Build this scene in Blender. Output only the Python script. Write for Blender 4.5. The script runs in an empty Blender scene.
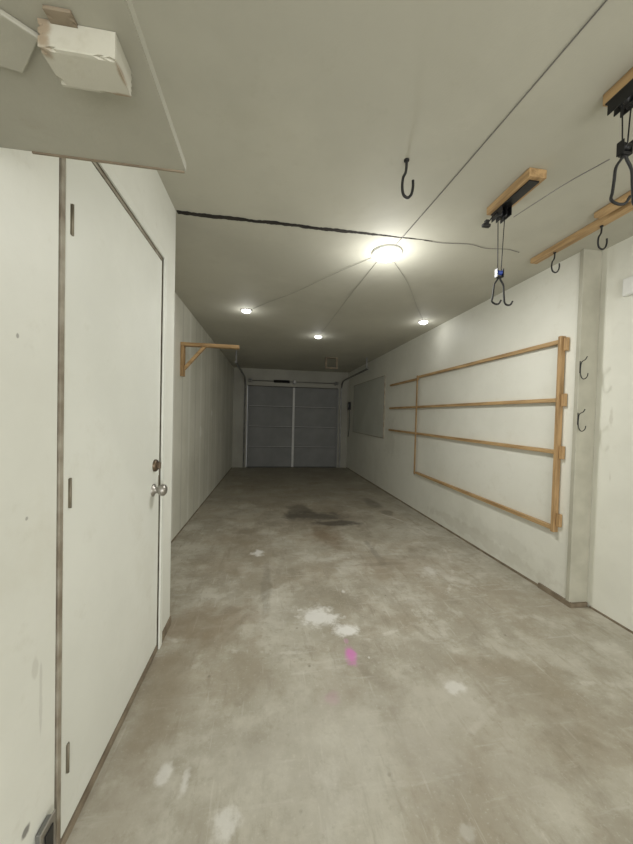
import bpy, bmesh, math, random
from mathutils import Vector, Matrix
random.seed(4)
scene = bpy.context.scene
COL = scene.collection
CEIL = 2.41
CH = 1.26

# ------------------------------------------------------------ materials
def new_mat(name):
    m = bpy.data.materials.new(name); m.use_nodes = True
    nt = m.node_tree; b = nt.nodes["Principled BSDF"]
    return m, nt, b

def mat(name, c1, c2=None, rough=0.6, metal=0.0, scale=8.0, bump=0.0, stretch=(1,1,1), detail=6, lo=0.35, hi=0.65, coord='Object', bscale=None):
    m, nt, b = new_mat(name)
    b.inputs['Roughness'].default_value = rough
    b.inputs['Metallic'].default_value = metal
    if c2 is None: c2 = tuple(v*0.85 for v in c1)
    tc = nt.nodes.new('ShaderNodeTexCoord'); mp = nt.nodes.new('ShaderNodeMapping')
    mp.inputs['Scale'].default_value = stretch
    nt.links.new(tc.outputs[coord], mp.inputs['Vector'])
    n = nt.nodes.new('ShaderNodeTexNoise'); n.inputs['Scale'].default_value = scale; n.inputs['Detail'].default_value = detail
    nt.links.new(mp.outputs[0], n.inputs['Vector'])
    r = nt.nodes.new('ShaderNodeValToRGB')
    r.color_ramp.elements[0].position = lo; r.color_ramp.elements[0].color = (*c2, 1)
    r.color_ramp.elements[1].position = hi; r.color_ramp.elements[1].color = (*c1, 1)
    nt.links.new(n.outputs['Fac'], r.inputs['Fac']); nt.links.new(r.outputs[0], b.inputs['Base Color'])
    if bump > 0:
        n2 = nt.nodes.new('ShaderNodeTexNoise'); n2.inputs['Scale'].default_value = bscale or scale*4; n2.inputs['Detail'].default_value = 4
        nt.links.new(mp.outputs[0], n2.inputs['Vector'])
        bp = nt.nodes.new('ShaderNodeBump'); bp.inputs['Strength'].default_value = bump; bp.inputs['Distance'].default_value = 0.01
        nt.links.new(n2.outputs['Fac'], bp.inputs['Height']); nt.links.new(bp.outputs[0], b.inputs['Normal'])
    return m

def emis(name, col, s):
    m, nt, b = new_mat(name)
    b.inputs['Base Color'].default_value = (*col, 1)
    b.inputs['Emission Color'].default_value = (*col, 1)
    b.inputs['Emission Strength'].default_value = s
    return m

class NT:
    """tiny helper for building mask graphs"""
    def __init__(s, nt):
        s.nt = nt
        s.tc = nt.nodes.new('ShaderNodeTexCoord'); s.P = s.tc.outputs['Object']
    def noise(s, scale, detail=6, rough=0.55, vec=None):
        n = s.nt.nodes.new('ShaderNodeTexNoise'); n.inputs['Scale'].default_value = scale
        n.inputs['Detail'].default_value = detail; n.inputs['Roughness'].default_value = rough
        s.nt.links.new(vec or s.P, n.inputs['Vector']); return n.outputs['Fac']
    def stretch(s, sc, rot=0.0, off=0.0):
        mp = s.nt.nodes.new('ShaderNodeMapping'); mp.inputs['Scale'].default_value = sc; mp.inputs['Rotation'].default_value = (0, 0, rot)
        mp.inputs['Location'].default_value = (off, off, 0)
        s.nt.links.new(s.P, mp.inputs['Vector']); return mp.outputs[0]
    def math(s, op, a, b=None, c=None):
        n = s.nt.nodes.new('ShaderNodeMath'); n.operation = op
        for i, v in enumerate((a, b, c)):
            if v is None: continue
            if isinstance(v, (int, float)): n.inputs[i].default_value = v
            else: s.nt.links.new(v, n.inputs[i])
        return n.outputs[0]
    def maprange(s, v, a, b, c=0, d=1):
        n = s.nt.nodes.new('ShaderNodeMapRange'); n.interpolation_type = 'SMOOTHSTEP'
        s.nt.links.new(v, n.inputs['Value'])
        for k, x in zip(('From Min', 'From Max', 'To Min', 'To Max'), (a, b, c, d)): n.inputs[k].default_value = x
        return n.outputs['Result']
    def length(s, c, r):
        a = s.nt.nodes.new('ShaderNodeVectorMath'); a.operation = 'SUBTRACT'
        s.nt.links.new(s.P, a.inputs[0]); a.inputs[1].default_value = c
        m = s.nt.nodes.new('ShaderNodeVectorMath'); m.operation = 'MULTIPLY'
        s.nt.links.new(a.outputs[0], m.inputs[0]); m.inputs[1].default_value = [0 if q == 0 else 1/q for q in r]
        l = s.nt.nodes.new('ShaderNodeVectorMath'); l.operation = 'LENGTH'
        s.nt.links.new(m.outputs[0], l.inputs[0]); return l.outputs['Value']
    def blob(s, c, r, nz, amt=1.0, soft=0.3, strength=1.0):
        o = s.math('SUBTRACT', nz, 0.5); o = s.math('MULTIPLY_ADD', o, amt*3.0, s.length(c, r))
        return s.maprange(o, 1-soft, 1+soft, strength, 0)
    def arc(s, c, R, w, nz, strength):
        """curved scuff: part of a ring of radius R around c"""
        d = s.math('SUBTRACT', s.length(c, (1, 1, 0)), R); d = s.math('ABSOLUTE', d)
        ring = s.maprange(d, w*0.3, w, strength, 0)
        return s.math('MULTIPLY', ring, s.maprange(nz, 0.48, 0.6))
    def mix(s, fac, A, B):
        n = s.nt.nodes.new('ShaderNodeMix'); n.data_type = 'RGBA'
        if isinstance(fac, (int, float)): n.inputs[0].default_value = fac
        else: s.nt.links.new(fac, n.inputs[0])
        for i, v in ((6, A), (7, B)):
            if isinstance(v, tuple): n.inputs[i].default_value = (*v, 1)
            else: s.nt.links.new(v, n.inputs[i])
        return n.outputs[2]
    def bump(s, h, strength, dist=0.01):
        n = s.nt.nodes.new('ShaderNodeBump'); n.inputs['Strength'].default_value = strength; n.inputs['Distance'].default_value = dist
        s.nt.links.new(h, n.inputs['Height']); return n.outputs[0]

def floor_mat():
    m, nt, b = new_mat('stained_concrete'); g = NT(nt)
    n1 = g.noise(0.9, 10, 0.62); n2 = g.noise(3.6, 10, 0.7); n3 = g.noise(26, 6, 0.7); n4 = g.noise(1.7, 10, 0.64, g.stretch((1, 1, 1), 0.4, 3.1))
    n5 = g.noise(2.4, 10, 0.68, g.stretch((1, 1, 1), 0.9, 7.7)); n6 = g.noise(75, 3, 0.6)
    warp = g.noise(16, 8, 0.66); warp2 = g.noise(5, 8, 0.66)
    streak = g.noise(3.0, 8, 0.70, g.stretch((5, 0.9, 1), 0.5))
    streak2 = g.noise(3.0, 8, 0.70, g.stretch((0.8, 6, 1), 0.3))
    scr = g.noise(6.0, 3, 0.5, g.stretch((9, 0.6, 1), -0.7))
    c = g.mix(g.maprange(n1, 0.39, 0.61), (0.345, 0.315, 0.25), (0.44, 0.415, 0.345))
    c = g.mix(g.maprange(n2, 0.45, 0.62, 0.0, 0.55), c, (0.53, 0.505, 0.43))
    c = g.mix(g.maprange(n4, 0.47, 0.61, 0.0, 0.55), c, (0.29, 0.245, 0.175))
    c = g.mix(g.maprange(n5, 0.52, 0.65, 0.0, 0.50), c, (0.24, 0.21, 0.155))
    c = g.mix(g.maprange(n5, 0.47, 0.36, 0.0, 0.52), c, (0.58, 0.56, 0.49))
    c = g.mix(g.maprange(n3, 0.53, 0.71, 0.0, 0.40), c, (0.24, 0.21, 0.155))
    c = g.mix(g.maprange(n6, 0.57, 0.72, 0.0, 0.28), c, (0.60, 0.58, 0.51))
    c = g.mix(g.maprange(streak, 0.54, 0.68, 0.0, 0.38), c, (0.235, 0.20, 0.145))
    c = g.mix(g.maprange(streak2, 0.55, 0.71, 0.0, 0.38), c, (0.60, 0.58, 0.52))
    c = g.mix(g.maprange(scr, 0.64, 0.71, 0.0, 0.2), c, (0.66, 0.64, 0.58))
    for cc, R, w, st, cl in (((2.6, 2.2, 0), 1.75, 0.03, 0.35, (0.2, 0.17, 0.12)), ((2.4, 2.0, 0), 1.98, 0.035, 0.3, (0.2, 0.17, 0.12)), ((-1.9, 3.0, 0), 2.05, 0.035, 0.35, (0.2, 0.17, 0.12)), ((0.2, 3.2, 0), 1.55, 0.02, 0.4, (0.66, 0.64, 0.58)), ((1.4, 0.2, 0), 1.1, 0.02, 0.35, (0.64, 0.62, 0.56))):
        c = g.mix(g.arc(cc, R, w, n2, st), c, cl)
    v = nt.nodes.new('ShaderNodeTexVoronoi'); v.inputs['Scale'].default_value = 6.0
    nt.links.new(g.P, v.inputs['Vector'])
    c = g.mix(g.maprange(v.outputs['Distance'], 0.02, 0.06, 0.5, 0.0), c, (0.15, 0.125, 0.09))
    c = g.mix(g.blob((0.55, 6.0, 0), (1.5, 2.7, 0), n4, 0.8, 0.6, 0.5), c, (0.18, 0.15, 0.10))
    c = g.mix(g.blob((0.66, 3.9, 0), (0.55, 0.40, 0), warp2, 1.0, 0.5, 0.45), c, (0.17, 0.14, 0.10))
    for cc, r, st in (((0.56, 4.02, 0), (0.38, 0.17, 0), 0.85), ((0.88, 3.70, 0), (0.28, 0.085, 0), 0.85), ((0.42, 4.35, 0), (0.15, 0.25, 0), 0.6),
                      ((1.55, 4.6, 0), (0.10, 0.30, 0), 0.5), ((1.60, 4.1, 0), (0.08, 0.12, 0), 0.4), ((0.0, 2.35, 0), (0.035, 0.35, 0), 0.25), ((0.95, 2.6, 0), (0.22, 0.03, 0), 0.25), ((1.0, 2.8, 0), (0.03, 0.3, 0), 0.25)):
        c = g.mix(g.blob(cc, r, warp2, 0.9, 0.4, st), c, (0.085, 0.075, 0.058))
    for cc, r, st, cl in (((0.62, 3.3, 0), (0.16, 0.22, 0), 0.7, (0.17, 0.12, 0.07)), ((-0.35, 1.95, 0), (0.30, 0.16, 0), 0.5, (0.23, 0.17, 0.105)),
                      ((1.15, 2.55, 0), (0.5, 0.16, 0), 0.4, (0.26, 0.205, 0.14)), ((-0.15, 3.0, 0), (0.35, 0.5, 0), 0.35, (0.23, 0.185, 0.12)),
                      ((1.0, 1.15, 0), (0.5, 0.25, 0), 0.3, (0.25, 0.205, 0.14)), ((-0.45, 1.35, 0), (0.10, 0.4, 0), 0.45, (0.23, 0.185, 0.125))):
        c = g.mix(g.blob(cc, r, warp2, 1.4, 0.8, st), c, cl)
    c = g.mix(g.blob((0.3, 1.15, 0), (0.55, 0.22, 0), warp2, 1.6, 0.9, 0.35), c, (0.56, 0.54, 0.48))
    for cc, r, st in (((0.33, 1.93, 0), (0.11, 0.085, 0), 0.75), ((0.47, 1.79, 0), (0.06, 0.05, 0), 0.85), ((-0.11, 0.97, 0), (0.038, 0.038, 0), 0.55),
                      ((-0.337, 1.134, 0), (0.022, 0.03, 0), 0.55), ((-0.26, 1.10, 0), (0.015, 0.035, 0), 0.55), ((0.88, 1.345, 0), (0.045, 0.035, 0), 0.5),
                      ((-0.085, 2.92, 0), (0.05, 0.055, 0), 0.7), ((1.35, 2.45, 0), (0.03, 0.07, 0), 0.25), ((0.62, 0.86, 0), (0.02, 0.02, 0), 0.25), ((0.55, 2.2, 0), (0.012, 0.02, 0), 0.5), ((0.54, 1.57, 0), (0.008, 0.01, 0), 0.6)):
        c = g.mix(g.blob(cc, r, warp, 1.1, 0.5, st), c, (0.76, 0.75, 0.72))
    for cc, r, st in (((0.449, 1.60, 0), (0.026, 0.055, 0), 0.72), ((0.45, 1.70, 0), (0.012, 0.02, 0), 0.25), ((0.3, 1.36, 0), (0.03, 0.03, 0), 0.12)):
        c = g.mix(g.blob(cc, r, warp, 0.8, 0.6, st), c, (0.68, 0.17, 0.54))
    nt.links.new(c, b.inputs['Base Color'])
    nt.links.new(g.maprange(n2, 0.3, 0.7, 0.45, 0.8), b.inputs['Roughness'])
    h = g.math('MULTIPLY_ADD', n3, 0.5, n2)
    nt.links.new(g.bump(h, 0.25), b.inputs['Normal'])
    return m

def wall_mat(name, c1, c2, seams=None, smudges=(), rough=0.5, wear=0.2):
    m, nt, b = new_mat(name); g = NT(nt)
    n1 = g.noise(1.1, 8, 0.6); n2 = g.noise(9, 8, 0.68); n3 = g.noise(110, 2); warp = g.noise(6, 6, 0.65); n4 = g.noise(2.5, 8, 0.65)
    c = g.mix(g.maprange(n1, 0.38, 0.62), c2, c1)
    c = g.mix(g.maprange(n2, 0.56, 0.74, 0, wear), c, tuple(v*q for v, q in zip(c1, (0.68, 0.65, 0.58))))
    c = g.mix(g.maprange(n4, 0.55, 0.68, 0, wear), c, tuple(v*q for v, q in zip(c1, (0.8, 0.78, 0.72))))
    if seams:
        sp = nt.nodes.new('ShaderNodeSeparateXYZ'); nt.links.new(g.P, sp.inputs[0])
        f = g.math('ADD', sp.outputs['Y'], seams[1]); f = g.math('PINGPONG', f, seams[0]/2)
        c = g.mix(g.maprange(f, 0.0, 0.04, 0.45, 0), c, tuple(v*0.6 for v in c1))
        c = g.mix(g.maprange(f, seams[0]/2-0.07, seams[0]/2, 0, 0.5), c, (0.82, 0.81, 0.75))
    for cc, r, st, colr in smudges:
        c = g.mix(g.blob(cc, r, warp, 1.6, 0.4, st), c, colr)
    nt.links.new(c, b.inputs['Base Color']); b.inputs['Roughness'].default_value = rough
    nt.links.new(g.bump(n3, 0.08, 0.004), b.inputs['Normal'])
    return m

M_floor = floor_mat()
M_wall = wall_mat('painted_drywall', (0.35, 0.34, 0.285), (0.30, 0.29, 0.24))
M_wall_r = wall_mat('painted_drywall_scuffed', (0.76, 0.755, 0.68), (0.70, 0.695, 0.62), smudges=(
    ((2.05, 2.6, 0.2), (9, 0.5, 0.06), 0.12, (0.3, 0.27, 0.2)), ((2.05, 5.2, 0.9), (9, 0.2, 0.3), 0.15, (0.35, 0.33, 0.27)), ((2.05, 3.0, 0.1), (9, 0.8, 0.05), 0.25, (0.42, 0.38, 0.3)),
    ((2.18, 1.75, 1.3), (9, 0.01, 0.06), 0.3, (0.4, 0.37, 0.3)), ((2.18, 1.74, 0.9), (9, 0.01, 0.03), 0.3, (0.4, 0.37, 0.3))))
M_wall_l = wall_mat('painted_drywall_seamed', (0.68, 0.665, 0.58), (0.60, 0.59, 0.505), seams=(0.61, 0.1), smudges=(
    ((-0.93, 4.5, 1.0), (9, 0.05, 0.05), 0.6, (0.85, 0.85, 0.8)), ((-0.93, 5.3, 1.25), (9, 0.06, 0.05), 0.6, (0.85, 0.85, 0.8)), ((-0.93, 6.3, 0.8), (9, 0.08, 0.08), 0.5, (0.85, 0.85, 0.8)), ((-0.93, 4.0, 0.5), (9, 0.25, 0.2), 0.2, (0.4, 0.38, 0.3))))
M_wall_e = wall_mat('painted_entry_wall', (0.75, 0.752, 0.688), (0.69, 0.692, 0.628), wear=0.25, smudges=(
    ((-0.56, 0.83, 0.24), (9, 0.012, 0.012), 0.8, (0.12, 0.11, 0.1)), ((-0.56, 0.815, 0.15), (9, 0.014, 0.016), 0.6, (0.2, 0.19, 0.17)), ((-0.56, 0.83, 1.0), (9, 0.004, 0.004), 0.6, (0.2, 0.19, 0.17)),
    ((-0.56, 0.80, 1.42), (9, 0.003, 0.004), 0.7, (0.2, 0.19, 0.17)), ((-0.56, 0.88, 0.5), (9, 0.004, 0.08), 0.3, (0.35, 0.33, 0.3)), ((-0.56, 0.86, 0.62), (9, 0.008, 0.02), 0.3, (0.4, 0.38, 0.32)), ((-0.56, 0.85, 0.10), (9, 0.05, 0.03), 0.4, (0.4, 0.37, 0.3))))
M_door = wall_mat('painted_door', (0.765, 0.772, 0.712), (0.705, 0.712, 0.652), rough=0.35, wear=0.2, smudges=(
    ((-0.56, 1.68, 0.72), (9, 0.03, 0.14), 0.3, (0.4, 0.36, 0.28)), ((-0.56, 1.25, 0.12), (9, 0.3, 0.03), 0.4, (0.4, 0.37, 0.3)), ((-0.56, 1.70, 1.0), (9, 0.02, 0.12), 0.3, (0.4, 0.36, 0.28)), ((-0.56, 1.2, 0.7), (9, 0.006, 0.01), 0.5, (0.3, 0.27, 0.2)),
    ((-0.56, 1.05, 0.35), (9, 0.03, 0.06), 0.2, (0.4, 0.37, 0.3)), ((-0.56, 1.45, 0.5), (9, 0.01, 0.07), 0.25, (0.4, 0.37, 0.3))))
M_ceil = wall_mat('painted_ceiling', (0.50, 0.487, 0.41), (0.45, 0.438, 0.368), rough=0.7, wear=0.16)
M_shelf = wall_mat('painted_shelf_board', (0.38, 0.368, 0.305), (0.32, 0.31, 0.255), wear=0.35)
M_chip = wall_mat('chipped_painted_wood', (0.50, 0.485, 0.41), (0.43, 0.415, 0.345), wear=0.6, smudges=(
    ((-0.04, -0.02, 0), (0.012, 0.012, 0.05), 0.8, (0.25, 0.18, 0.11)), ((0.03, 0.028, -0.015), (0.015, 0.006, 0.01), 0.8, (0.25, 0.18, 0.11)), ((0.047, -0.01, -0.018), (0.005, 0.02, 0.006), 0.8, (0.25, 0.18, 0.11))))
M_post = mat('shade_darkened_post', (0.46, 0.445, 0.365), (0.39, 0.375, 0.305), 0.6)  # darkened so the colour carries the shade on the post's near face
M_wood = mat('pine_wood', (0.50, 0.33, 0.16), (0.26, 0.155, 0.065), 0.6, scale=5, stretch=(9, 0.8, 9), bump=0.15, lo=0.3, hi=0.6)
M_woodx = mat('pine_wood_cross', (0.47, 0.305, 0.145), (0.25, 0.15, 0.06), 0.6, scale=5, stretch=(0.8, 9, 9), bump=0.15, lo=0.3, hi=0.6)
M_woodz = mat('pine_wood_upright', (0.46, 0.295, 0.14), (0.24, 0.145, 0.06), 0.6, scale=5, stretch=(9, 9, 0.8), bump=0.15, lo=0.3, hi=0.6)
M_darkwood = mat('weathered_brown_wood', (0.27, 0.22, 0.155), (0.16, 0.125, 0.085), 0.7, scale=12)
M_jamb = mat('worn_greybeige_jamb', (0.36, 0.33, 0.265), (0.20, 0.165, 0.12), 0.7, scale=14)
M_black = mat('black_metal', (0.015, 0.015, 0.016), (0.01, 0.01, 0.01), 0.4, 0.3)
M_rubber = mat('black_rubber', (0.012, 0.012, 0.012), (0.02, 0.02, 0.02), 0.6)
M_dark = mat('dark_gap', (0.012, 0.010, 0.008), (0.03, 0.025, 0.02), 0.9)
M_chrome = mat('satin_nickel', (0.42, 0.40, 0.37), (0.34, 0.32, 0.29), 0.42, 0.9)
M_bronze = mat('dark_aged_bronze', (0.16, 0.12, 0.08), (0.08, 0.06, 0.045), 0.4, 0.8)
M_brass = mat('aged_hinge_metal', (0.26, 0.23, 0.17), (0.18, 0.155, 0.115), 0.55, 0.5)
M_steel = mat('galvanised_steel', (0.28, 0.28, 0.27), (0.2, 0.2, 0.19), 0.5, 0.7)
M_gdoor = mat('grey_garage_door_steel', (0.215, 0.218, 0.21), (0.18, 0.183, 0.178), 0.65, scale=3)
M_gline = mat('garage_door_joint_paint', (0.36, 0.36, 0.345), (0.31, 0.31, 0.30), 0.6)
M_gstile = mat('pale_garage_door_stile', (0.60, 0.60, 0.58), (0.54, 0.54, 0.52), 0.6)
M_panel = mat('grey_panel_board', (0.54, 0.55, 0.50), (0.49, 0.50, 0.45), 0.7, scale=2)
M_white = mat('white_plastic', (0.75, 0.75, 0.72), (0.7, 0.7, 0.67), 0.35)
M_cable = mat('grey_cable', (0.22, 0.21, 0.19), (0.16, 0.15, 0.14), 0.5)
M_pale = mat('pale_cable', (0.36, 0.35, 0.30), (0.30, 0.29, 0.25), 0.5)
M_blue = mat('blue_plastic', (0.03, 0.07, 0.35), (0.02, 0.05, 0.25), 0.4)
M_lens = emis('glowing_diffuser', (1.0, 1.0, 1.0), 7.5)
M_lens2 = emis('glowing_small_diffuser', (1.0, 1.0, 0.98), 8)

# ------------------------------------------------------------ geometry
WLOC = {}
def finish(o, m, smooth=False, parent=None, bevel=0.0):
    COL.objects.link(o)
    o.data.materials.append(m)
    if smooth:
        for p in o.data.polygons: p.use_smooth = True
    if bevel > 0:
        bv = o.modifiers.new('bevel', 'BEVEL'); bv.width = bevel; bv.segments = 2; bv.limit_method = 'ANGLE'
    if parent is not None:
        o.parent = parent
        off = WLOC.get(parent.name, parent.location)
        WLOC[o.name] = o.location.copy()
        o.matrix_parent_inverse = Matrix.Translation(-off)
    return o

def add_box(bm, x, y, z):
    vs = [bm.verts.new((a, b, c)) for a in x for b in y for c in z]
    for f in ((0,1,3,2),(4,6,7,5),(0,4,5,1),(2,3,7,6),(0,2,6,4),(1,5,7,3)):
        bm.faces.new([vs[i] for i in f])

def boxes(name, lst, m, parent=None, bevel=0.0, world_origin=False):
    bm = bmesh.new()
    for x, y, z in lst: add_box(bm, x, y, z)
    bmesh.ops.recalc_face_normals(bm, faces=bm.faces)
    me = bpy.data.meshes.new(name)
    o = bpy.data.objects.new(name, me)
    if not world_origin:
        c = Vector([(min(b[i][0] for b in lst)+max(b[i][1] for b in lst))/2 for i in range(3)])
        bmesh.ops.translate(bm, verts=bm.verts, vec=-c); o.location = c
    bm.to_mesh(me); bm.free()
    return finish(o, m, False, parent, bevel)

def box(name, x, y, z, m, parent=None, bevel=0.002, **k):
    return boxes(name, [(x, y, z)], m, parent, bevel, **k)

def rough_box(name, x, y, z, m, parent=None, jit=0.004, cuts=5, seed=1, bevel=0.0):
    """squared block with a few chipped edge spots"""
    rnd = random.Random(seed)
    bm = bmesh.new(); add_box(bm, x, y, z)
    bmesh.ops.subdivide_edges(bm, edges=bm.edges[:], cuts=cuts, use_grid_fill=True)
    c = Vector(((x[0]+x[1])/2, (y[0]+y[1])/2, (z[0]+z[1])/2))
    lim = [x, y, z]
    for v in bm.verts:
        on = [i for i in range(3) if min(abs(v.co[i]-lim[i][0]), abs(v.co[i]-lim[i][1])) < 1e-5]
        if len(on) >= 2 and abs(v.co.z-z[1]) > 1e-5:
            a = jit if rnd.random() < 0.16 else jit*0.15
            for i in on: v.co[i] += a if v.co[i] < c[i] else -a
    bmesh.ops.recalc_face_normals(bm, faces=bm.faces)
    bmesh.ops.translate(bm, verts=bm.verts, vec=-c)
    me = bpy.data.meshes.new(name); bm.to_mesh(me); bm.free()
    o = bpy.data.objects.new(name, me); o.location = c
    return finish(o, m, False, parent)

def sweep(name, pts, r, m, parent=None, res=8, smooth=4, caps=True):
    """tube along a catmull-rom path"""
    P = [Vector(p) for p in pts]
    out = []
    if smooth > 1 and len(P) > 2:
        Q = [2*P[0]-P[1]] + P + [2*P[-1]-P[-2]]
        for i in range(1, len(Q)-2):
            for k in range(smooth):
                t = k/smooth
                a, b, c, d = Q[i-1], Q[i], Q[i+1], Q[i+2]
                out.append(0.5*((2*b)+(c-a)*t+(2*a-5*b+4*c-d)*t*t+(3*b-a-3*c+d)*t**3))
        out.append(P[-1])
    else: out = P
    c0 = sum(out, Vector())/len(out)
    bm = bmesh.new(); rings = []
    up = None
    for i, p in enumerate(out):
        d = (out[min(i+1, len(out)-1)]-out[max(i-1, 0)]).normalized()
        if up is None:
            up = d.orthogonal().normalized()
        else:
            up = (up - d*up.dot(d)).normalized()
        s = d.cross(up)
        rings.append([bm.verts.new(p-c0+(up*math.cos(2*math.pi*k/res)+s*math.sin(2*math.pi*k/res))*r) for k in range(res)])
    for a, b in zip(rings, rings[1:]):
        for k in range(res): bm.faces.new((a[k], a[(k+1) % res], b[(k+1) % res], b[k]))
    bm.faces.new(rings[0][::-1]); bm.faces.new(rings[-1])
    bmesh.ops.recalc_face_normals(bm, faces=bm.faces)
    me = bpy.data.meshes.new(name); bm.to_mesh(me); bm.free()
    o = bpy.data.objects.new(name, me); o.location = c0
    return finish(o, m, res > 6, parent)

def lathe(name, prof, loc, axis, m, parent=None, seg=32, smooth=True):
    """prof: list of (radius, height along axis)"""
    ax = Vector(axis).normalized(); u = ax.orthogonal().normalized(); v = ax.cross(u)
    bm = bmesh.new(); rings = []
    for r, h in prof:
        if r < 1e-6: rings.append([bm.verts.new(ax*h)])
        else: rings.append([bm.verts.new(ax*h+(u*math.cos(2*math.pi*k/seg)+v*math.sin(2*math.pi*k/seg))*r) for k in range(seg)])
    for a, b in zip(rings, rings[1:]):
        for k in range(seg):
            k2 = (k+1) % seg
            if len(a) == 1 and len(b) > 1: bm.faces.new((a[0], b[k], b[k2]))
            elif len(b) == 1 and len(a) > 1: bm.faces.new((a[k], a[k2], b[0]))
            elif len(a) > 1: bm.faces.new((a[k], a[k2], b[k2], b[k]))
    bmesh.ops.recalc_face_normals(bm, faces=bm.faces)
    me = bpy.data.meshes.new(name); bm.to_mesh(me); bm.free()
    o = bpy.data.objects.new(name, me); o.location = loc
    return finish(o, m, smooth, parent)

def prism(name, poly, y0, y1, m, parent=None, bevel=0.002):
    bm = bmesh.new()
    A = [bm.verts.new((x, y0, z)) for x, z in poly]; B = [bm.verts.new((x, y1, z)) for x, z in poly]
    bm.faces.new(A); bm.faces.new(B); n = len(poly)
    for i in range(n): bm.faces.new((A[i], A[(i+1) % n], B[(i+1) % n], B[i]))
    bmesh.ops.recalc_face_normals(bm, faces=bm.faces)
    me = bpy.data.meshes.new(name); bm.to_mesh(me); bm.free()
    return finish(bpy.data.objects.new(name, me), m, parent=parent, bevel=bevel)

def thing(name, loc, label, category, group=None):
    e = bpy.data.objects.new(name, None); e.empty_display_size = 0.05; e.location = loc
    COL.objects.link(e); e['label'] = label; e['category'] = category
    if group: e['group'] = group
    return e

def structure(o, label, cat):
    o['kind'] = 'structure'; o['label'] = label; o['category'] = cat; return o

# ------------------------------------------------------------ room shell
XL, XR, XN, YF = -0.93, 2.05, 2.18, 8.25
YB = -2.2
PY = 1.85          # where the side wall steps back
bm = bmesh.new()
ys = [(YB, 0), (2.0, 0), (YF+0.15, -0.125)]
rows = [[bm.verts.new((x, y, z)) for x in (-1.1, 2.35)] for y, z in ys]
low = [[bm.verts.new((x, y, z-0.1)) for x in (-1.1, 2.35)] for y, z in ys]
for i in range(2):
    bm.faces.new((rows[i][0], rows[i][1], rows[i+1][1], rows[i+1][0]))
    bm.faces.new((low[i][0], low[i+1][0], low[i+1][1], low[i][1]))
    for s in (0, 1): bm.faces.new((rows[i][s], rows[i+1][s], low[i+1][s], low[i][s]))
bm.faces.new((*rows[0], *low[0][::-1])); bm.faces.new((*rows[2], *low[2][::-1]))
bmesh.ops.recalc_face_normals(bm, faces=bm.faces)
me = bpy.data.meshes.new('floor'); bm.to_mesh(me); bm.free()
fl = finish(bpy.data.objects.new('floor', me), M_floor)
structure(fl, 'stained bare concrete floor with paint splashes and oil marks', 'floor')

ce = box('ceiling', (-1.1, 2.35), (YB, YF+0.15), (CEIL, CEIL+0.1), M_ceil, bevel=0, world_origin=True)
structure(ce, 'low painted drywall ceiling with an open seam', 'ceiling')
bm = bmesh.new(); N = 150; top = []; bot = []
wa = wb = 0.0
X1 = 1.02
for i in range(N+1):
    x = -0.555 + (X1+0.555)*i/N
    w = 0.017 if x < 0.1 else (0.017-0.007*(x-0.1)/0.5 if x < 0.6 else max(0.002, 0.010-0.008*(x-0.6)/0.42))
    wa = 0.75*wa + random.uniform(-0.0035, 0.0035)*min(1, w/0.012); wb = 0.75*wb + random.uniform(-0.0035, 0.0035)*min(1, w/0.012)
    top.append(bm.verts.new((x, 1.955+w+wa, CEIL-0.0012))); bot.append(bm.verts.new((x, 1.955-w+wb, CEIL-0.0012)))
for i in range(N): bm.faces.new((bot[i], bot[i+1], top[i+1], top[i]))
me = bpy.data.meshes.new('crack'); bm.to_mesh(me); bm.free()
finish(bpy.data.objects.new('crack', me), M_dark, parent=ce)

wl = box('wall_left', (XL-0.12, XL), (1.95, YF), (-0.2, CEIL), M_wall_l, bevel=0, world_origin=True)
structure(wl, 'long off-white painted drywall side wall', 'wall')
D0, D1, DT = 0.965, 1.74, 2.03
we = boxes('wall_left_entry', [((-0.70, -0.56), (YB, D0-0.03), (-0.05, CEIL)), ((-0.70, -0.56), (D1+0.03, 1.95), (-0.05, CEIL)),
        ((-0.70, -0.56), (D0-0.03, D1+0.03), (DT+0.03, CEIL)), ((-0.74, -0.70), (YB, 1.95), (-0.05, CEIL)), ((-1.05, -0.74), (1.85, 1.95), (-0.2, CEIL))], M_wall_e, world_origin=True)
structure(we, 'white painted wall holding the side door', 'wall')
wr = box('wall_right', (XR, XR+0.25), (PY+0.03, YF), (-0.2, CEIL), M_wall_r, bevel=0, world_origin=True)
structure(wr, 'off-white painted drywall side wall', 'wall')
wn = box('wall_right_entry', (XN, XN+0.12), (YB, PY+0.03), (-0.05, CEIL), M_wall_r, bevel=0, world_origin=True)
structure(wn, 'recessed off-white wall beside the post', 'wall')
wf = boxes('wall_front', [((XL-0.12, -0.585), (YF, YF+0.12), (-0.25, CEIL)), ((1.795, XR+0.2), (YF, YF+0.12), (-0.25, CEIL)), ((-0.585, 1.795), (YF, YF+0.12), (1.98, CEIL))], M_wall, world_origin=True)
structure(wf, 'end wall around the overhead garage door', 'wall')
p = box('trim_1', (XR-0.012, XN+0.0), (PY, PY+0.03), (-0.0, CEIL), M_post, bevel=0.004)
structure(p, 'painted corner post, colour darkened for shade', 'post')
p = boxes('baseboard_right', [((XR-0.016, XR-0.001), (PY-0.01, 2.1), (0, 0.035)), ((XR-0.012, XN-0.012), (PY-0.013, PY), (0, 0.03))], M_darkwood)
structure(p, 'short raw wood baseboard around the post foot', 'baseboard')
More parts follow.
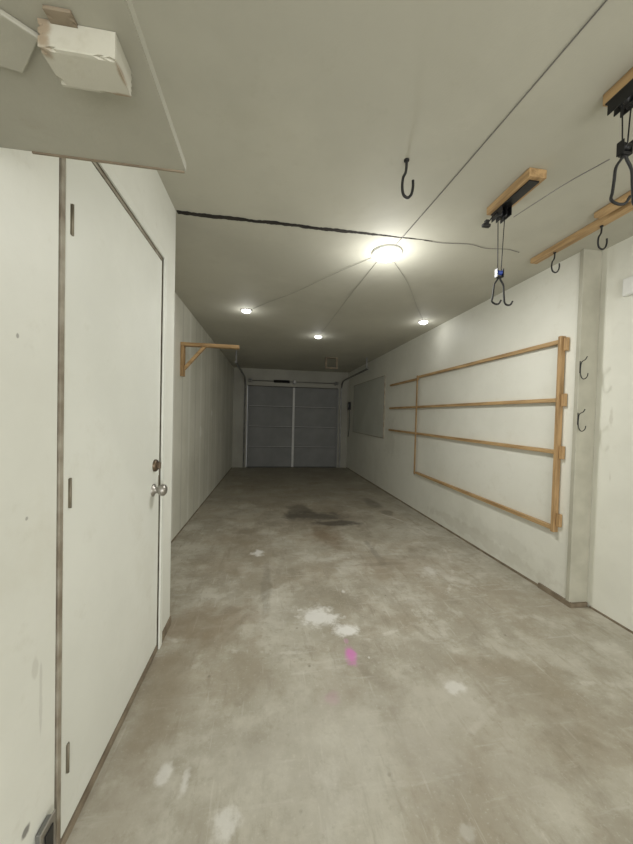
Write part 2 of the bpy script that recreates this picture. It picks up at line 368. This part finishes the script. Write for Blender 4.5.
def slope_strip(name, x0, x1, y0, y1, h, m, label):
    z = lambda y: 0 if y < 2 else -0.02*(y-2)
    bm = bmesh.new()
    A = [bm.verts.new(v) for v in ((x0, y0, z(y0)), (x1, y0, z(y0)), (x1, y0, z(y0)+h), (x0, y0, z(y0)+h))]
    B = [bm.verts.new(v) for v in ((x0, y1, z(y1)), (x1, y1, z(y1)), (x1, y1, z(y1)+h), (x0, y1, z(y1)+h))]
    bm.faces.new(A); bm.faces.new(B)
    for i in range(4): bm.faces.new((A[i], A[(i+1) % 4], B[(i+1) % 4], B[i]))
    bmesh.ops.recalc_face_normals(bm, faces=bm.faces)
    me = bpy.data.meshes.new(name); bm.to_mesh(me); bm.free()
    return structure(finish(bpy.data.objects.new(name, me), m), label, 'baseboard')
slope_strip('baseboard_right_edge', XR-0.006, XR, 2.1, YF, 0.018, M_darkwood, 'thin brown joint where wall meets slab')
slope_strip('baseboard_left_edge', XL, XL+0.006, 2.0, YF, 0.015, M_darkwood, 'thin brown joint where wall meets slab')
slope_strip('baseboard_left_entry', -0.56, -0.553, 1.80, 1.955, 0.05, M_darkwood, 'short raw wood baseboard at the wall corner')
slope_strip('baseboard_right_entry', XN-0.006, XN, YB, PY-0.02, 0.012, M_darkwood, 'thin brown joint where wall meets slab')

# ------------------------------------------------------------ side door
d = thing('door_1', (-0.58, (D0+D1)/2, 0), 'white flush side door with nickel knob and deadbolt', 'door'); d['kind'] = 'structure'
box('door_slab', (-0.605, -0.562), (D0+0.003, D1-0.003), (0.035, DT-0.004), M_door, d, 0.003)
box('threshold', (-0.68, -0.558), (D0, D1), (0.0, 0.028), M_darkwood, d, 0.002)
boxes('door_jamb', [((-0.70, -0.5575), (D0-0.022, D0-0.006), (0, DT+0.03)), ((-0.70, -0.566), (D1+0.003, D1+0.03), (0, DT+0.03)), ((-0.70, -0.563), (D0-0.006, D1+0.003), (DT+0.002, DT+0.03))], M_jamb, d, 0.001)
boxes('door_casing', [((-0.56, -0.551), (D1+0.010, D1+0.05), (0, DT+0.05)), ((-0.56, -0.551), (D0-0.05, D1+0.010), (DT+0.014, DT+0.05))], M_door, d, 0.002)
for z in (1.79, 1.02, 0.245):
    hg = boxes('hinge', [((-0.563, -0.561), (D0+0.022, D0+0.036), (z-0.042, z+0.042))], M_brass, d, 0.0008)
    sweep('hinge_pin', [(-0.5592, D0+0.028, z-0.043), (-0.5592, D0+0.028, z+0.043)], 0.0035, M_brass, hg, 10)
kx = -0.562
lathe('knob', [(0.031, 0), (0.031, 0.004), (0.016, 0.010), (0.014, 0.022), (0.024, 0.030), (0.0285, 0.042), (0.027, 0.054), (0.017, 0.062), (0, 0.064)], (kx, 1.655, 0.870), (1, 0, 0), M_chrome, d)
lathe('deadbolt', [(0.030, 0), (0.030, 0.008), (0.025, 0.014), (0, 0.015)], (kx, 1.67, 0.99), (1, 0, 0), M_bronze, d)
box('deadbolt_turn', (kx+0.012, kx+0.030), (1.665, 1.675), (0.974, 1.006), M_bronze, d, 0.002)
box('strike_plate', (-0.562, -0.5595), (D1-0.014, D1-0.004), (0.84, 0.93), M_brass, d, 0.001)

# ------------------------------------------------------------ overhead garage door
GX0, GX1, GZ0, GZ1 = -0.575, 1.785, -0.118, 1.97
gd = thing('door_2', ((GX0+GX1)/2, YF, GZ0), 'closed grey sectional overhead garage door', 'garage door'); gd['kind'] = 'structure'
hh = (GZ1-GZ0)/4
for i in range(4):
    z0 = GZ0+i*hh
    lst = [((GX0, GX1), (YF+0.035, YF+0.05), (z0+0.003, z0+hh-0.003))]
    lst += [((GX0, GX1), (YF+0.030, YF+0.035), (z0+0.006, z0+0.03)), ((GX0, GX1), (YF+0.030, YF+0.035), (z0+hh-0.03, z0+hh-0.006))]
    boxes('door_section', lst, M_gdoor, gd, 0.002)
for i in range(1, 4):
    box('section_joint', (GX0+0.04, GX1-0.04), (YF+0.022, YF+0.030), (GZ0+i*hh+0.006, GZ0+i*hh+0.026), M_gline, gd, 0.001)
boxes('backing_seal', [((GX0, GX1), (YF+0.052, YF+0.06), (GZ0-0.02, GZ1+0.02))], M_dark, gd)
cx = (GX0+GX1)/2
box('center_stile', (cx-0.028, cx+0.028), (YF-0.005, YF+0.020), (GZ0+0.01, GZ1-0.01), M_gstile, gd, 0.003)
for x in (GX0+0.025, GX1-0.025):
    box('end_stile', (x-0.022, x+0.022), (YF-0.002, YF+0.020), (GZ0+0.01, GZ1-0.01), M_gdoor, gd, 0.003)
box('bottom_seal', (GX0, GX1), (YF+0.0, YF+0.03), (GZ0-0.012, GZ0+0.012), M_rubber, gd, 0.003)
box('lift_handle', (cx+0.12, cx+0.26), (YF-0.02, YF-0.005), (GZ0+0.62, GZ0+0.64), M_steel, gd, 0.003)

for sx in (-1, 1):
    x = (GX0-0.06) if sx < 0 else (GX1+0.06)
    t = thing('garage_door_track', (x, YF-0.06, GZ0), 'galvanised steel guide track curving up to the ceiling', 'door track', 'garage door tracks')
    pts = [(x, YF-0.06, GZ0+0.02), (x, YF-0.06, 1.0), (x, YF-0.06, 1.85), (x, YF-0.10, 2.02), (x, YF-0.22, 2.13), (x, YF-0.45, 2.16), (x, 7.0, 2.17), (x, 5.9, 2.18)]
    sweep('rail', pts, 0.020, M_steel, t, 6)
    box('hanger', (x-0.012, x+0.012), (6.0, 6.02), (2.19, CEIL), M_steel, t, 0.002)
    for z in (0.3, 1.0, 1.7):
        box('wall_bracket', (x-0.03, x+0.03), (YF-0.05, YF), (z, z+0.05), M_steel, t, 0.002)
ts = thing('torsion_spring_assembly', (cx, YF-0.05, 2.10), 'steel torsion shaft with dark coil spring over the garage door', 'spring')
sy = YF-0.07
sweep('shaft', [(GX0+0.02, sy, 2.10), (GX1-0.02, sy, 2.10)], 0.010, M_steel, ts, 10)
coil = []
for i in range(241):
    a = i/8*2*math.pi
    coil.append((0.08+0.40*i/240, sy+0.03*math.cos(a), 2.10+0.03*math.sin(a)))
sweep('spring', coil, 0.007, M_black, ts, 6, smooth=1)
for x in (GX0+0.03, GX1-0.09):
    lathe('cable_drum', [(0, 0), (0.045, 0), (0.045, 0.01), (0.035, 0.015), (0.035, 0.04), (0.045, 0.045), (0.045, 0.055), (0, 0.055)], (x, sy, 2.10), (1, 0, 0), M_steel, ts)
    box('bearing_plate', (x+0.06, x+0.075) if x < 0 else (x-0.02, x-0.005), (YF-0.12, YF+0.004), (2.05, 2.15), M_steel, ts, 0.002)
box('bearing_plate', (cx-0.03, cx+0.03), (YF-0.12, YF+0.004), (2.05, 2.15), M_steel, ts, 0.003)

ob = thing('ceiling_hanger_bracket', (1.19, 6.25, CEIL), 'small perforated steel hanger bracket fixed to the ceiling', 'bracket')
for x in (1.08, 1.30):
    box('strap', (x-0.018, x+0.018), (6.22, 6.25), (CEIL-0.2, CEIL), M_darkwood, ob, 0.002)
box('cross_bar', (1.06, 1.32), (6.215, 6.255), (CEIL-0.22, CEIL-0.19), M_darkwood, ob, 0.002)
box('ceiling_plate', (1.06, 1.32), (6.20, 6.27), (CEIL-0.014, CEIL), M_darkwood, ob, 0.002)

wc = thing('wall_control_box', (XR, 8.0, 1.5), 'small dark control box with hanging cable by the garage door', 'control box')
box('body', (XR-0.05, XR), (7.95, 8.07), (1.42, 1.62), M_black, wc, 0.006)
box('button_plate', (XR-0.058, XR-0.05), (7.97, 8.05), (1.48, 1.56), M_steel, wc, 0.002)
sweep('cable', [(XR-0.02, 8.0, 1.42), (XR-0.015, 8.01, 1.2), (XR-0.02, 7.99, 0.9), (XR-0.03, 8.03, 0.72)], 0.008, M_black, wc)

pb = thing('wall_panel_board', (XR, 6.5, 1.44), 'flat grey board mounted on the side wall', 'board')
box('board', (XR-0.02, XR), (5.5, 7.6), (0.88, 2.0), M_panel, pb, 0.003)
boxes('edge_batten', [((XR-0.022, XR), (5.492, 5.5), (0.872, 2.008)), ((XR-0.022, XR), (7.6, 7.608), (0.872, 2.008)), ((XR-0.022, XR), (5.5, 7.6), (0.872, 0.88)), ((XR-0.022, XR), (5.5, 7.6), (2.0, 2.008))], M_jamb, pb, 0.001)

# ------------------------------------------------------------ wall rack
rk = thing('wall_storage_rack', (XR, 3.1, 0.5), 'pine strip storage rack screwed flat to the side wall', 'rack')
F = 0.034
RY0, RY1, RYE = 1.965, 4.15, 5.2
def rail(y0, y1, z): box('rail', (XR-F, XR-0.003), (y0, y1), (z-0.0145, z+0.0145), M_wood, rk, 0.002)
rail(RY0+0.026, RY1, 1.825); rail(RY0+0.026, RYE, 1.41); rail(RY0+0.026, RYE, 1.04); rail(RY0+0.026, RY1, 0.495)
rail(RY1+0.036, RYE, 1.80)
box('post', (XR-F-0.008, XR-0.003), (RY0, RY0+0.024), (0.47, 1.86), M_woodz, rk, 0.002)
box('post', (XR-F-0.008, XR-F), (RY1, RY1+0.034), (0.47, 1.845), M_woodz, rk, 0.002)
for z in (1.80, 1.41, 1.04, 0.56):
    box('support_block', (XR-0.024, XR-0.003), (RY0-0.030, RY0-0.002), (z-0.045, z+0.045), M_woodz, rk, 0.002)

# ------------------------------------------------------------ left wall bracket
br = thing('wall_bracket_shelf_arm', (XL, 3.49, 1.8), 'triangular pine support bracket on the side wall', 'bracket')
box('upright', (XL+0.001, XL+0.035), (3.455, 3.525), (1.63, 1.945), M_woodz, br, 0.002)
box('arm', (XL+0.001, -0.34), (3.455, 3.525), (1.946, 1.980), M_woodx, br, 0.002)
prism('brace', [(XL+0.036, 1.69), (XL+0.25, 1.9455), (XL+0.21, 1.9455), (XL+0.036, 1.735)], 3.47, 3.51, M_woodx, br)

# ------------------------------------------------------------ near overhead shelf
SZ = CH+0.50
sh = thing('wall_shelf', (-0.56, -0.1, SZ), 'deep painted overhead shelf on the entry wall', 'shelf')
box('shelf_board', (-0.559, -0.186), (-0.9, 0.706), (SZ, SZ+0.018), M_shelf, sh, 0.001)
boxes('edge_strip', [((-0.186, -0.1845), (-0.9, 0.708), (SZ+0.001, SZ+0.018))], M_shelf, sh)
rough_box('support_block', (-0.306, -0.213), (0.466, 0.518), (SZ-0.036, SZ-0.0005), M_chip, sh, 0.0035, 12, 3)
rough_box('dark_notch_piece', (-0.290, -0.258), (0.450, 0.466), (SZ-0.005, SZ-0.0005), M_darkwood, sh, 0.001, 4, 5)  # thin dark piece added to stand for the ragged notch beside the block
bm = bmesh.new()
q = [(-0.345, 0.462), (-0.315, 0.485), (-0.370, 0.538), (-0.415, 0.53)]
A = [bm.verts.new((x, y, SZ-0.008)) for x, y in q]; B = [bm.verts.new((x, y, SZ-0.0005)) for x, y in q]
bm.faces.new(A); bm.faces.new(B)
for i in range(4): bm.faces.new((A[i], A[(i+1) % 4], B[(i+1) % 4], B[i]))
bmesh.ops.recalc_face_normals(bm, faces=bm.faces)
me = bpy.data.meshes.new('brace'); bm.to_mesh(me); bm.free()
finish(bpy.data.objects.new('brace', me), M_shelf, parent=sh, bevel=0.002)
box('front_lip', (-0.47, -0.187), (0.704, 0.7075), (SZ-0.003, SZ+0.002), M_darkwood, sh, 0)

# ------------------------------------------------------------ lamps
def lamp(name, x, y, R, big, energy, label, group=None):
    z = CEIL
    t = thing(name, (x, y, z), label, 'ceiling light', group)
    if big:
        lathe('trim_ring', [(0, 0), (R, 0), (R, -0.008), (R*0.97, -0.014), (R*0.90, -0.016)], (x, y, z), (0, 0, 1), M_white, t, 48)
        lathe('diffuser', [(R*0.90, -0.015), (R*0.87, -0.026), (R*0.68, -0.036), (R*0.35, -0.041), (0, -0.043)], (x, y, z), (0, 0, 1), M_lens, t, 48)
    else:
        lathe('trim_ring', [(0, 0), (R, 0), (R, -0.008), (R*0.85, -0.010)], (x, y, z), (0, 0, 1), M_white, t, 32)
        lathe('diffuser', [(R*0.85, -0.009), (R*0.75, -0.022), (R*0.4, -0.032), (0, -0.035)], (x, y, z), (0, 0, 1), M_lens2, t, 32)
    l = bpy.data.lights.new('bulb_light', 'POINT'); l.energy = energy; l.shadow_soft_size = 0.05; l.color = (1.0, 1.0, 0.97)
    lo = bpy.data.objects.new('bulb_light', l); lo.location = (x, y, z-(0.22 if big else 0.12)); COL.objects.link(lo)
    lo.parent = t; lo.matrix_parent_inverse = Matrix.Translation(-t.location)
    if big:
        l = bpy.data.lights.new('downlight', 'AREA'); l.shape = 'DISK'; l.size = 0.18; l.energy = 19; l.color = (1.0, 1.0, 0.97)
        lo = bpy.data.objects.new('downlight', l); lo.location = (x, y, z-0.049); COL.objects.link(lo)
        lo.parent = t; lo.matrix_parent_inverse = Matrix.Translation(-t.location)
    return t
lamp('ceiling_light', 0.785, 2.15, 0.105, True, 7.5, 'round glowing flush ceiling light with white rim')
G = 'small round ceiling lights'
lamp('ceiling_light', -0.285, 3.63, 0.06, False, 0.9, 'small round glowing ceiling light', G)
lamp('ceiling_light', 1.784, 3.58, 0.06, False, 0.9, 'small round glowing ceiling light', G)
lamp('ceiling_light', 0.669, 4.585, 0.06, False, 0.7, 'small round glowing ceiling light', G)

zc = CEIL-0.004
def cable(pts, r, label, m=M_cable):
    o = sweep('electrical_cable', pts, r, m); o['label'] = label; o['category'] = 'cable'; return o
cable([(0.90, 0.2, zc), (0.88, 0.77, zc), (0.84, 1.5, zc), (0.805, 2.04, zc)], 0.0022, 'thin grey cable running along the ceiling to the lamp')
cable([(0.70, 2.24, zc), (0.50, 2.50, zc-0.01), (0.2, 2.95, zc-0.02), (-0.05, 3.3, zc-0.01), (-0.23, 3.6, zc)], 0.0022, 'thin cable linking two ceiling lights', M_pale)
cable([(0.76, 2.28, zc), (0.72, 3.0, zc-0.01), (0.69, 3.9, zc-0.015), (0.67, 4.52, zc)], 0.0022, 'thin cable linking two ceiling lights', M_pale)
cable([(0.87, 2.25, zc), (1.15, 2.6, zc-0.01), (1.5, 3.15, zc-0.01), (1.75, 3.52, zc)], 0.0022, 'thin cable linking two ceiling lights', M_pale)
cable([(0.96, 1.955, zc), (1.10, 1.96, zc), (1.27, 1.94, zc), (1.4, 1.965, zc), (1.55, 1.95, zc), (1.66, 1.97, zc)], 0.0020, 'thin grey cable crossing the ceiling beside the seam')

# ------------------------------------------------------------ hooks
def ceiling_hook(x, y, ztop, L, w, r, label, ang=0.0, name='ceiling_hook', group=None):
    t = thing(name, (x, y, ztop), label, 'hook', group)
    c, s = math.cos(ang), math.sin(ang)
    def P(u, z): return (x+u*c, y+u*s, ztop+z)
    pts = [P(w*0.3, 0.0), P(w*0.3, -L*0.2), P(w*0.22, -L*0.35), P(0, -L*0.5), P(-w*0.05, -L*0.75), P(w*0.1, -L*0.94), P(w*0.5, -L), P(w*0.85, -L*0.9), P(w, -L*0.7), P(w*0.98, -L*0.52)]
    sweep('hook_rod', pts, r, M_rubber, t, 8, 5)
    lathe('screw_collar', [(0, 0), (r*2.0, 0), (r*1.8, -0.006), (0, -0.008)], (x+w*0.3*c, y+w*0.3*s, ztop), (0, 0, 1), M_black, t, 16)
    return t
ceiling_hook(0.565, 1.372, CEIL, 0.165, 0.048, 0.0062, 'large black rubber-coated hook screwed into the ceiling')

pk = box('ceiling_plank', (1.808, 1.862), (0.9, 2.04), (CEIL-0.034, CEIL-0.0005), M_wood, None, 0.003)
pk['label'] = 'long pine plank screwed to the ceiling carrying hooks'; pk['category'] = 'plank'
pk = box('ceiling_plank', (1.735, 1.780), (1.15, 1.53), (CEIL-0.03, CEIL-0.0005), M_wood, None, 0.003)
pk['label'] = 'short pine offcut screwed to the ceiling'; pk['category'] = 'plank'
HG = 'hooks under the ceiling plank'
ceiling_hook(1.825, 1.875, CEIL-0.034, 0.13, 0.055, 0.0045, 'black hook screwed under the pine plank', 0.0, group=HG)
ceiling_hook(1.825, 1.575, CEIL-0.034, 0.13, 0.055, 0.0045, 'black hook screwed under the pine plank', 0.0, group=HG)

def wall_hook(x, y, z):
    t = thing('wall_hook', (x, y, z), 'small black utility hook on the post edge', 'hook', 'black utility hooks')
    box('back_plate', (x-0.003, x+0.003), (y-0.003, y), (z-0.03, z+0.05), M_black, t, 0.001)
    sweep('prong', [(x+0.004, y-0.045, z+0.075), (x+0.001, y-0.035, z+0.055), (x, y-0.012, z+0.042), (x, y-0.006, z+0.01), (x, y-0.006, z-0.03), (x+0.001, y-0.015, z-0.062), (x+0.003, y-0.032, z-0.072), (x+0.005, y-0.048, z-0.058), (x+0.006, y-0.052, z-0.036)], 0.0028, M_black, t)
wall_hook(2.042, PY, 1.26+0.355)
wall_hook(2.042, PY, 1.26+0.01)

# ------------------------------------------------------------ bike hoists
def hoist(x, y0, y1, drop, group, cord=True, label='', sc=1.0, wheel=None, bw=0.045, pr=0.0046):
    yc = (y0+y1)/2
    t = thing('bike_hoist', (x, yc, CEIL), label, 'hoist', group)
    zb = CEIL-0.04
    box('mounting_board', (x-bw, x+bw), (y0, y1), (zb, CEIL-0.0005), M_wood, t, 0.003)
    box('mounting_bracket', (x-0.026, x+0.026), (y0+0.02, y1-0.01), (zb-0.006, zb), M_black, t, 0.001)
    yp = y1-0.06
    boxes('pulley_housing', [((x-0.028, x-0.024), (yp-0.04, yp+0.04), (zb-0.050, zb-0.005)), ((x+0.024, x+0.028), (yp-0.04, yp+0.04), (zb-0.050, zb-0.005)), ((x-0.002, x+0.002), (yp-0.04, yp+0.04), (zb-0.050, zb-0.005))], M_black, t, 0.001)
    for dx in (-0.013, 0.013):
        lathe('pulley_wheel', [(0, -0.009), (0.021, -0.009), (0.016, -0.003), (0.016, 0.003), (0.021, 0.009), (0, 0.009)], (x+dx, yp, zb-0.030), (1, 0, 0), M_black, t, 20)
    zt = CEIL-drop
    sweep('rope', [(x-0.020, yp, zb-0.03), (x-0.015, yp, (zb+zt)/2), (x-0.010, yp, zt)], 0.0022, M_black, t)
    sweep('rope', [(x+0.020, yp, zb-0.03), (x+0.015, yp, (zb+zt)/2), (x+0.010, yp, zt)], 0.0022, M_black, t)
    boxes('hook_block', [((x-0.019, x-0.015), (yp-0.012, yp+0.012), (zt-0.038, zt+0.008)), ((x+0.015, x+0.019), (yp-0.012, yp+0.012), (zt-0.038, zt+0.008)), ((x-0.015, x+0.015), (yp-0.010, yp+0.010), (zt-0.040, zt-0.030))], M_black, t, 0.002)
    lathe('block_wheel', [(0, -0.010), (0.014, -0.010), (0.010, -0.003), (0.010, 0.003), (0.014, 0.010), (0, 0.010)], (x, yp, zt-0.012), (1, 0, 0), wheel or M_blue, t, 20)
    zz = zt-0.040
    for s in (-1, 1):
        q = [(0, 0, 0.006), (s*0.010, 0, -0.010), (s*0.026, 0, -0.035), (s*0.030, 0, -0.070), (s*0.034, 0, -0.105), (s*0.037, 0.0, -0.125),
             (s*0.034+0.010, -0.008, -0.140), (s*0.034+0.026, -0.014, -0.140), (s*0.034+0.036, -0.018, -0.122)]
        sweep('cradle_prong', [(x+a*sc, yp+b*sc, zz+c*sc) for a, b, c in q], pr, M_rubber, t, 8, 4)
    if cord:
        sweep('pull_cord', [(x-0.03, yp-0.0, zb-0.02), (x-0.055, yp, zb-0.05), (x-0.070, yp+0.01, zb-0.075)], 0.003, M_black, t)
        boxes('cord_cleat', [((x-0.10, x-0.058), (yp+0.0, yp+0.02), (zb-0.096, zb-0.08)), ((x-0.086, x-0.068), (yp, yp+0.02), (zb-0.085, zb-0.06))], M_rubber, t, 0.003)
    return t
hoist(1.185, 1.31, 1.60, 0.36, 'bike hoists', True, 'black rope pulley bike hoist on pine board, cradle hanging low')
hoist(1.158, 0.70, 0.985, 0.215, 'bike hoists', False, 'black rope pulley bike hoist on pine board, cradle pulled up', 1.2, M_black, 0.026, 0.0046)
cable([(1.225, 1.50, CEIL-0.10), (1.20, 1.40, CEIL-0.13), (1.16, 1.15, CEIL-0.19), (1.13, 0.95, CEIL-0.25)], 0.0022, 'slack grey hoist cord strung between two hoists')

# ------------------------------------------------------------ small wall boxes
eb = thing('electrical_box', (XN, 1.68, 2.11), 'small white electrical box on the recessed wall', 'electrical box')
box('body', (XN-0.025, XN+0.005), (1.60, 1.70), (2.045, 2.155), M_white, eb, 0.005)
box('cover_plate', (XN-0.029, XN-0.025), (1.605, 1.695), (2.05, 2.15), M_white, eb, 0.002)
ob2 = thing('outlet_box', (-0.56, 0.87, 0.17), 'low metal outlet box on the entry wall', 'outlet')
box('box_body', (-0.559, -0.545), (0.86, 0.905), (0.10, 0.19), M_steel, ob2, 0.003)
box('cover_plate', (-0.545, -0.541), (0.855, 0.91), (0.095, 0.195), M_chrome, ob2, 0.001)
box('socket_face', (-0.541, -0.538), (0.867, 0.897), (0.115, 0.175), M_black, ob2, 0.001)

# ------------------------------------------------------------ added unseen fill light behind the viewer, as if through an open entrance
al = bpy.data.lights.new('rear_fill_light', 'AREA'); al.shape = 'RECTANGLE'; al.size = 2.6; al.size_y = 1.9; al.energy = 70; al.color = (1.0, 0.997, 0.97)
ao = bpy.data.objects.new('rear_fill_light', al); ao.location = (0.8, -1.9, 1.05)
ao.rotation_euler = (math.radians(90), 0, 0); COL.objects.link(ao)
w = bpy.data.worlds.new('world'); scene.world = w; w.use_nodes = True
w.node_tree.nodes['Background'].inputs[0].default_value = (0.80, 0.81, 0.79, 1); w.node_tree.nodes['Background'].inputs[1].default_value = 0.45

# ------------------------------------------------------------ camera
f = 317.0
Y = Vector((-46.5, 8.0, -f)).normalized()
Z = Vector((0.022, 1.0, 0.0)); Z = (Z - Y*Z.dot(Y)).normalized()
Xv = Y.cross(Z)
R = Matrix((Xv, Y, Z))
cam = bpy.data.cameras.new('camera'); co = bpy.data.objects.new('camera', cam); COL.objects.link(co)
co.matrix_world = Matrix.Translation((0, 0, CH)) @ R.to_4x4()
cam.sensor_fit = 'VERTICAL'; cam.sensor_height = 36.0; cam.sensor_width = 27.0; cam.lens = 36.0*f/844
cam.clip_start = 0.02
scene.camera = co
scene.view_settings.view_transform = 'Standard'
